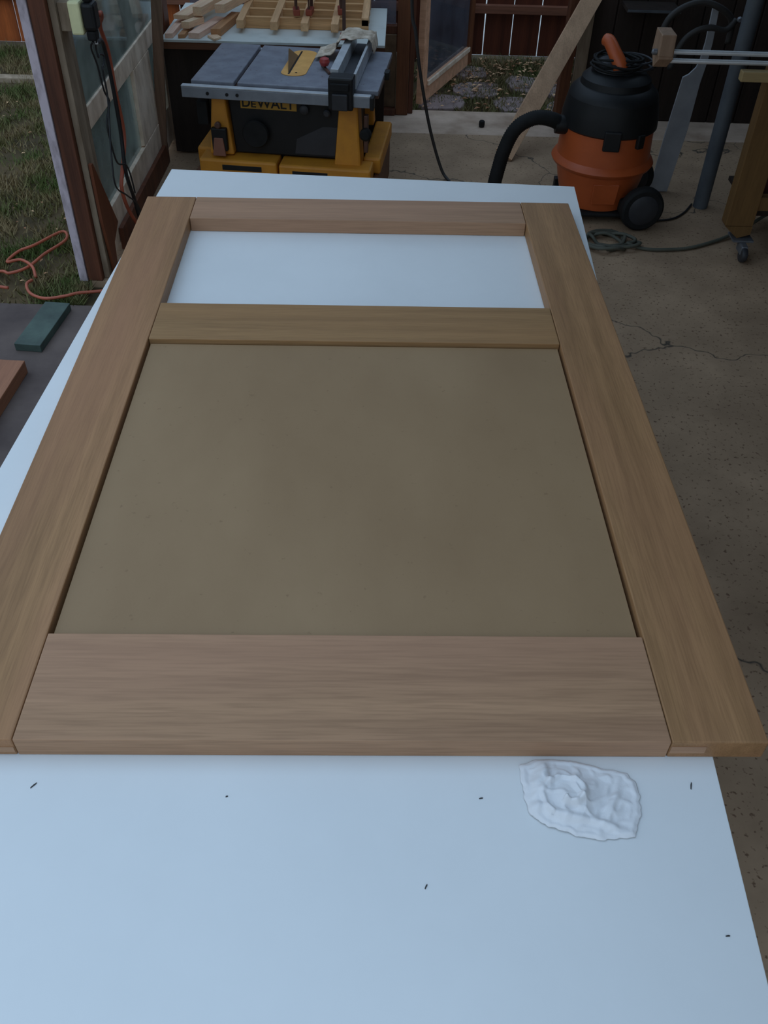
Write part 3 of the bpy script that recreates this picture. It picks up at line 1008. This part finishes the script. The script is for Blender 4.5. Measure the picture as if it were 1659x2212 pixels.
# big rear wheels, front casters
for (x, y) in ((.175, -.215), (.20, .14)):
    wv = lathe('wheel', 'blackmatte', [(.06, -.026), (.088, -.026), (.098, -.018), (.101, 0), (.098, .018), (.088, .026), (.06, .026)], vac, n=40, axis='y')
    wv.location = (x, y, .102)
    hb = lathe('hub', 'charcoal', [(.02, -.034), (.055, -.032), (.066, -.027), (.068, -.0262)], wv, n=36, axis='y')
    wv.rotation_euler = (0, 0, .12)
box('axle_bracket', 'blackmatte', .08, .215, -.185, -.14, .06, .125, vac, bev=.01)
for (x, y) in ((-.19, -.10), (-.16, .14)):
    cw = lathe('front_caster', 'blackmatte', [(.015, -.012), (.028, -.010), (.03, 0), (.028, .010), (.015, .012)], vac, n=20, axis='y')
    cw.location = (x, y, .0305)
    box('caster_fork', 'black', -.02, .05, -.02, .02, .0, .05, cw, bev=.004).location = (0, 0, .012)

# ================================================================ LEANING BOARD, CORDS, SMALL FLOOR THINGS
n_ = Vector((.62, 4.747, .001))
t_ = Vector((1.085, 5.38, .624))
dirv = (t_ - n_).normalized()
wdir = Vector((-.92, -.05, .40))
wdir = (wdir - dirv * wdir.dot(dirv)).normalized()
thk = dirv.cross(wdir).normalized() * .018
if thk.y > 0:
    thk = -thk
L = 1.01
a0 = n_
Wd = .100
q = [a0, a0 + wdir * Wd, a0 + wdir * Wd + dirv * L, a0 + dirv * L]
o = prism('leaning_board', 'boardpale', [tuple(p) for p in q], tuple(-thk), bev=.0015)
zmin = min((v.co.z for v in o.data.vertices))
o.location.z = -zmin + .0005
tag(o, 'long pale board leaning against the back doorway post', 'board')

tag(tube('drop_cord', 'cordgrey', [(.02, 4.44, 2.258), (.045, 4.46, 1.4), (.059, 4.5, .807), (.082, 4.5, .675), (.108, 4.5, .518), (.166, 4.5, .265), (.235, 4.5, .06), (.28, 4.46, .007), (.34, 4.3, .007)], .0075, n=8),
    'dark cord hanging from the roof down to the floor', 'cord')
bpy.data.objects['drop_cord'].data.materials[0] = MT['hull']
lathe('rubber_cap', 'blackmatte', [(.015, 0), (.017, .012), (.016, .03), (.012, .034)], None, n=20, center=(0, 0, 0))
rc = bpy.data.objects['rubber_cap']
rc.location = (.492, 5.25, 0)
tag(rc, 'small black rubber cap on the pale concrete threshold', 'cap')

# grey extension cord: coil by the table and a tail to the right
pts = []
rnd = random.Random(3)
for k in range(46):
    a = k * .56
    rx, ry = .10 + .035 * math.sin(k * .9), .075 + .03 * math.cos(k * .7)
    pts.append((.94 + .012 * k / 10 + rx * math.cos(a), 3.83 + ry * math.sin(a), .009 + .010 * (k % 5) / 2))
pts += [(1.06, 3.80, .02), (1.13, 3.775, .009), (1.216, 3.77, .009), (1.35, 3.80, .009), (1.521, 3.90, .012), (1.66, 4.0, .03), (1.79, 4.10, .05), (1.98, 4.22, .012), (2.2, 4.3, .009)]
tag(tube('extension_cord', 'cordgrey', pts, .008, n=7, sub=6), 'grey-green extension cord coiled on the floor by the table corner', 'cord')
tag(tube('power_cord', 'cordblack', [(1.24, 4.07, .006), (1.33, 4.10, .006), (1.40, 4.17, .006), (1.46, 4.27, .006)], .005, n=6), 'short black cord on the floor behind the vacuum wheel', 'cord')

# ================================================================ RIGHT SIDE: BENCH WITH VISE, CHUTE, POST, HOSE LOOPS
# white plastic trim with a curved shoulder and narrow tang
pl = [(1.282, .0), (1.372, .0), (1.405, .30), (1.413, .505), (1.424, .60), (1.428, .68), (1.422, .82), (1.392, .82), (1.394, .68), (1.388, .61), (1.378, .575), (1.352, .545), (1.327, .531), (1.300, .26)]
tag(prism('white_trim_piece', 'whiteplastic', [(a, 4.42 + .05 * b, b + .001) for a, b in pl], (0, .012, 0), bev=.002), 'white plastic board with narrow tang standing behind the vacuum', 'board')
lathe('metal_post', 'galv', [(.035, 0), (.035, 2.345)], None, n=24)
o = bpy.data.objects['metal_post']
o.location = (1.50, 4.26, 0)
tag(o, 'dull grey round post standing behind the workbench leg', 'post')

wbch = empty('vise_bench', (1.5, 3.80, 0), 'mobile wooden workbench on casters at the right edge', 'workbench')
box('leg', 'legwood', -.045, .075, -.045, .02, .135, .772, wbch, bev=.003)
prism('leg_foot', 'legwood', [(-.045, -.045, .134), (.075, -.045, .134), (.075, -.045, .098), (.02, -.045, .080)], (0, .065, 0), wbch, bev=.001)
box('apron', 'apronwood', -.165, .70, -.085, -.046, .738, .775, wbch, bev=.003)
box('side_rail', 'legwood', .076, .70, -.03, .015, .58, .699, wbch, bev=.003)
box('stretcher', 'legwood', .076, .70, -.03, .015, .20, .26, wbch, bev=.003)
box('leg', 'legwood', .60, .70, -.045, .02, .135, .579, wbch, bev=.003)
MT['darkred'] = mat('dark_red_panel', (.075, .014, .011, 1), rough=.6)
box('back_panel', 'darkred', .10, .70, .10, .12, .12, .70, wbch, bev=.002)
box('shelf', 'darkwall', .076, .70, .016, .40, .16, .18, wbch, bev=.002)
box('caster_plate', 'caster', .0, .09, -.07, .02, .072, .080, wbch, bev=.001)
fk = box('caster_fork', 'caster', .03, .06, -.11, -.04, .03, .0715, wbch, bev=.006)
cwl = lathe('caster_wheel', 'charcoal', [(.01, -.013), (.030, -.012), (.033, -.006), (.033, .006), (.030, .012), (.01, .013)], wbch, n=24, axis='x', center=(.045, -.105, .0335))
# vise: wooden jaw on two rods
vs = empty('bench_vise', (1.04, 3.80, .76), 'wooden vise jaw on two bright steel guide rods, wound fully open', 'vise')
prism('jaw', 'vise', [(-.035, .0, .0), (-.028, -.045, .04), (-.035, -.05, .125), (-.035, .05, .13), (-.035, .06, .05)], (.055, 0, 0), vs, bev=.002)
box('jaw_body', 'vise', -.034, .022, -.0495, .0495, .05, .128, vs, bev=.003)
for y, z in ((-.02, .062), (-.02, .030)):
    bm = bmesh.new()
    lathe_bm(bm, [(.009, .0225), (.009, .72)], 14, (0, y, z), 'x')
    finish(bm, 'guide_rod', 'steel', vs, smooth=False)
lathe('screw_head', 'caster', [(.006, -.055), (.011, -.05), (.011, -.0355)], vs, n=14, axis='x', center=(0, -.02, .06))

# dark hose loops hanging behind the vise
hl = empty('hanging_hose', (1.3, 4.35, 0), 'dark looped hose hung on the dark wall above the vise', 'hose')
tube('upper_loop', 'hull', [(1.16 - 1.3, 0, .60), (1.165 - 1.3, 0, .76), (1.21 - 1.3, 0, .83), (1.30 - 1.3, 0, .865), (1.39 - 1.3, 0, .845), (1.46 - 1.3, .02, .79), (1.47 - 1.3, .03, .70)], .014, hl, n=10)
tube('lower_loop', 'hull', [(1.22 - 1.3, -.03, .60), (1.25 - 1.3, -.03, .71), (1.30 - 1.3, -.03, .76), (1.36 - 1.3, -.03, .775), (1.43 - 1.3, -.02, .765), (1.47 - 1.3, .0, .80)], .013, hl, n=10)
for (x, z) in ((1.19, .75), (1.475, .81)):
    lathe('clip', 'caster', [(.008, -.012), (.012, 0), (.008, .012)], hl, n=12, axis='y', center=(x - 1.3, -.03, z))
sh = empty('wall_shelf', (1.6, 5.424, .6), 'thin dark shelf with pale front edge on the back wall', 'shelf')
box('plank', 'darkwall', -.40, -.12, -.17, 0, 0, .018, sh, bev=.001)
box('edge_strip', 'galv', -.40, -.12, -.174, -.1705, .004, .016, sh, bev=.0005)

# ================================================================ LEFT SIDE
# outlet box with plugs
ob = empty('outlet_box', (-1.13, 3.39, .925), 'cream outlet box with black plugs on the left window stile', 'outlet')
box('mount_plate', 'greypaint', -.037, -.0005, .01, .09, .01, .10, ob, bev=.002)
box('box_body', 'cream', 0, .042, 0, .075, 0, .105, ob, bev=.007)
box('adapter', 'black', .0425, .088, .004, .07, .012, .10, ob, bev=.012)
box('plug', 'blackmatte', .045, .078, .012, .060, -.022, .0115, ob, bev=.008)
box('plug_top', 'blackmatte', .05, .08, .012, .060, .1005, .125, ob, bev=.008)
lathe('prong_collar', 'steel', [(.006, 0), (.006, .016)], ob, n=12, center=(.064, .05, -.039))

XW = -1.115
tag(tube('orange_wall_cord', 'cordorange', [(-1.046, 3.462, .975), (-1.05, 3.50, .972), (-1.08, 3.60, .93), (XW, 3.678, .879), (XW, 3.725, .78), (XW, 3.731, .628), (XW, 3.745, .457), (XW, 3.64, .357), (XW, 3.585, .30), (XW, 3.62, .2), (XW, 3.72, .08), (XW, 3.78, .012), (XW + .02, 3.86, .009)], .008, n=8),
    'orange-red cord hanging from the outlet box', 'cord')
tag(tube('black_wall_cord', 'cordblack', [(-1.068, 3.44, .893), (-1.068, 3.47, .885), (-1.08, 3.53, .875), (XW + .012, 3.640, .825), (XW + .012, 3.665, .698), (XW + .012, 3.667, .506), (XW + .012, 3.64, .351), (XW + .012, 3.688, .22), (XW + .012, 3.73, .10), (XW + .03, 3.76, .012), (XW + .05, 3.86, .009)], .008, n=8),
    'thick black cord hanging from the outlet box', 'cord')
XT = XW + .03
tag(tube('thin_wire', 'cordblack', [(-1.07, 3.415, .90), (XT, 3.43, .875), (XT, 3.465, .809), (XT, 3.49, .713), (XT, 3.53, .658), (XT, 3.455, .611), (XT, 3.46, .523), (XT, 3.495, .441), (XT, 3.60, .391), (XT, 3.64, .33), (XT, 3.66, .25)], .0034, n=6),
    'thin black wire hanging from the outlet with a kink halfway', 'wire')
tag(tube('looped_wire', 'cordblack', [(-1.06, 3.43, .90), (XT + .012, 3.448, .875), (XT + .012, 3.455, .838), (XT + .012, 3.475, .842), (XT + .012, 3.520, .825), (XT + .012, 3.50, .80), (XT + .012, 3.478, .79), (XT + .012, 3.482, .706), (XT + .012, 3.455, .633), (XT + .012, 3.40, .518), (XT + .012, 3.38, .40), (XT + .012, 3.50, .309), (XT + .012, 3.62, .22), (XT + .012, 3.68, .12)], .0034, n=6),
    'thin black wire with a small loop below the outlet', 'wire')

# pointed stake leaning on the panel
tag(prism('pointed_stake', 'stake', [(-1.165, 3.42, .001), (-1.164, 3.46, .001), (-1.162, 3.475, .12), (-1.16, 3.56, .17), (-1.163, 3.398, .478), (-1.165, 3.383, .478), (-1.165, 3.385, .25)], (.014, -.004, 0), bev=.001),
    'orange-brown pointed board scrap leaning on the window frame', 'board')
# red-brown skirting under the panel
struct(box('baseboard_left', 'stud', -1.178, -1.158, 3.64, 4.62, .002, .10, bev=.002), 'red-brown skirting under the left window')

# green board and brown plank on the dark pad
gb = Vector((-1.385, 2.83, 0))
ang = math.atan2(3.129 - 2.8245, -1.312 + 1.3365) - math.pi / 2
bm = bmesh.new()
abox(bm, -.05, .05, 0, .31, 0, .03)
o = finish(bm, 'green_board', 'greenpaint', None, .002, loc=(-1.336, 2.825, -.0035), rotz=ang)
tag(o, 'short worn green-painted board lying on the dark pad', 'board')
bm = bmesh.new()
abox(bm, -.24, 0, -.75, 0, 0, .05)
o = finish(bm, 'brown_plank', 'plankbrown', None, .002, loc=(-1.297, 2.69, -.0035), rotz=-.04)
tag(o, 'reddish-brown plank at the left edge beside the table', 'plank')

# orange cords in the grass
tag(tube('orange_yard_cord', 'cordorange', [(-1.9, 3.30, .005), (-1.74, 3.36, .008), (-1.628, 3.396, .012), (-1.585, 3.382, .012), (-1.523, 3.43, .016), (-1.492, 3.557, .012), (-1.44, 3.70, .010),
                                             (-1.48, 3.78, .008), (-1.553, 3.626, .018), (-1.606, 3.571, .014), (-1.618, 3.46, .022), (-1.566, 3.477, .024), (-1.50, 3.42, .026), (-1.47, 3.36, .008)], .0065, n=7),
    'coiled orange extension cord lying on the lawn', 'cord')
tag(tube('orange_cord_end', 'cordorange', [(-1.475, 3.33, .012), (-1.485, 3.29, .014), (-1.449, 3.222, .012), (-1.379, 3.185, .012), (-1.303, 3.205, .014), (-1.262, 3.23, .014), (-1.20, 3.255, .009), (-1.10, 3.28, .009)], .0065, n=7),
    'curved orange cord along the edge of the dark pad', 'cord')
tag(tube('red_cord_piece', 'cordorange', [(-1.75, 3.28, .005), (-1.62, 3.275, .010), (-1.555, 3.27, .006)], .0065, n=7), 'short orange-red cord end at the left picture edge', 'cord')


# ================================================================ GRASS AND LEAVES
def blades(name, regions, n, hmin, hmax, material, label, cat, wid=.004):
    V, Fc = [], []
    rs = np.random.RandomState(11)
    for (x0, x1, y0, y1, frac) in regions:
        k = 0
        while k < n * frac:
            x, y = rs.uniform(x0, x1), rs.uniform(y0, y1)
            dens = noise.noise((x * 2.2, y * 2.2, 5)) + .5 * noise.noise((x * 6, y * 6, 2))
            k += 1
            if dens < -.28 and rs.rand() < .8:
                continue
            h = rs.uniform(hmin, hmax) * (1 + .5 * dens)
            a = rs.uniform(0, 6.283)
            ln = rs.uniform(.2, 1.1) * h
            b = rs.uniform(0, 6.283)
            dx, dy = math.cos(a) * wid, math.sin(a) * wid
            i = len(V)
            V.append((x - dx, y - dy, -.028))
            V.append((x + dx, y + dy, -.028))
            V.append((x + ln * math.cos(b), y + ln * math.sin(b), -.028 + h))
            Fc.append((i, i + 1, i + 2))
    me = bpy.data.meshes.new(name)
    me.from_pydata(V, [], Fc)
    me.materials.append(MT[material])
    o = bpy.data.objects.new(name, me)
    COL.objects.link(o)
    tag(o, label, cat, kind='stuff')
    return o


blades('lawn_grass', [(-3.4, -1.30, 3.18, 6.55, .82), (-1.3, -1.24, 3.18, 3.34, .01), (.10, 1.2, 5.52, 6.55, .10), (-2.6, -1.3, 3.18, 4.0, .10)], 60000, .02, .055, 'grass',
       'patchy green lawn and grass tufts of the yard', 'grass')

V, Fc = [], []
rs = np.random.RandomState(4)
for (x0, x1, y0, y1, n) in ((.12, 1.4, 5.53, 6.53, 620), (-3.2, -1.35, 3.2, 6.5, 150)):
    for _ in range(n):
        x, y = rs.uniform(x0, x1), rs.uniform(y0, y1)
        if x > 0 and rs.rand() > .35 + .6 * (y - 5.5):
            continue
        s_ = rs.uniform(.010, .026) if x > 0 else rs.uniform(.006, .015)
        a = rs.uniform(0, 6.28)
        z = -.004 + rs.uniform(0, .012)
        i = len(V)
        ca, sa = math.cos(a), math.sin(a)
        for (u, v, w_) in ((-1, 0, .0), (0, -.5, .3), (1, 0, .1), (0, .5, .35)):
            V.append((x + s_ * (u * ca - v * sa), y + s_ * (u * sa + v * ca), z + s_ * w_))
        Fc += [(i, i + 1, i + 2), (i, i + 2, i + 3)]
me = bpy.data.meshes.new('dry_leaves')
me.from_pydata(V, [], Fc)
me.materials.append(MT['leaf'])
o = bpy.data.objects.new('dry_leaves', me)
COL.objects.link(o)
tag(o, 'scattered dry leaves on the yard ground', 'leaves', kind='stuff')
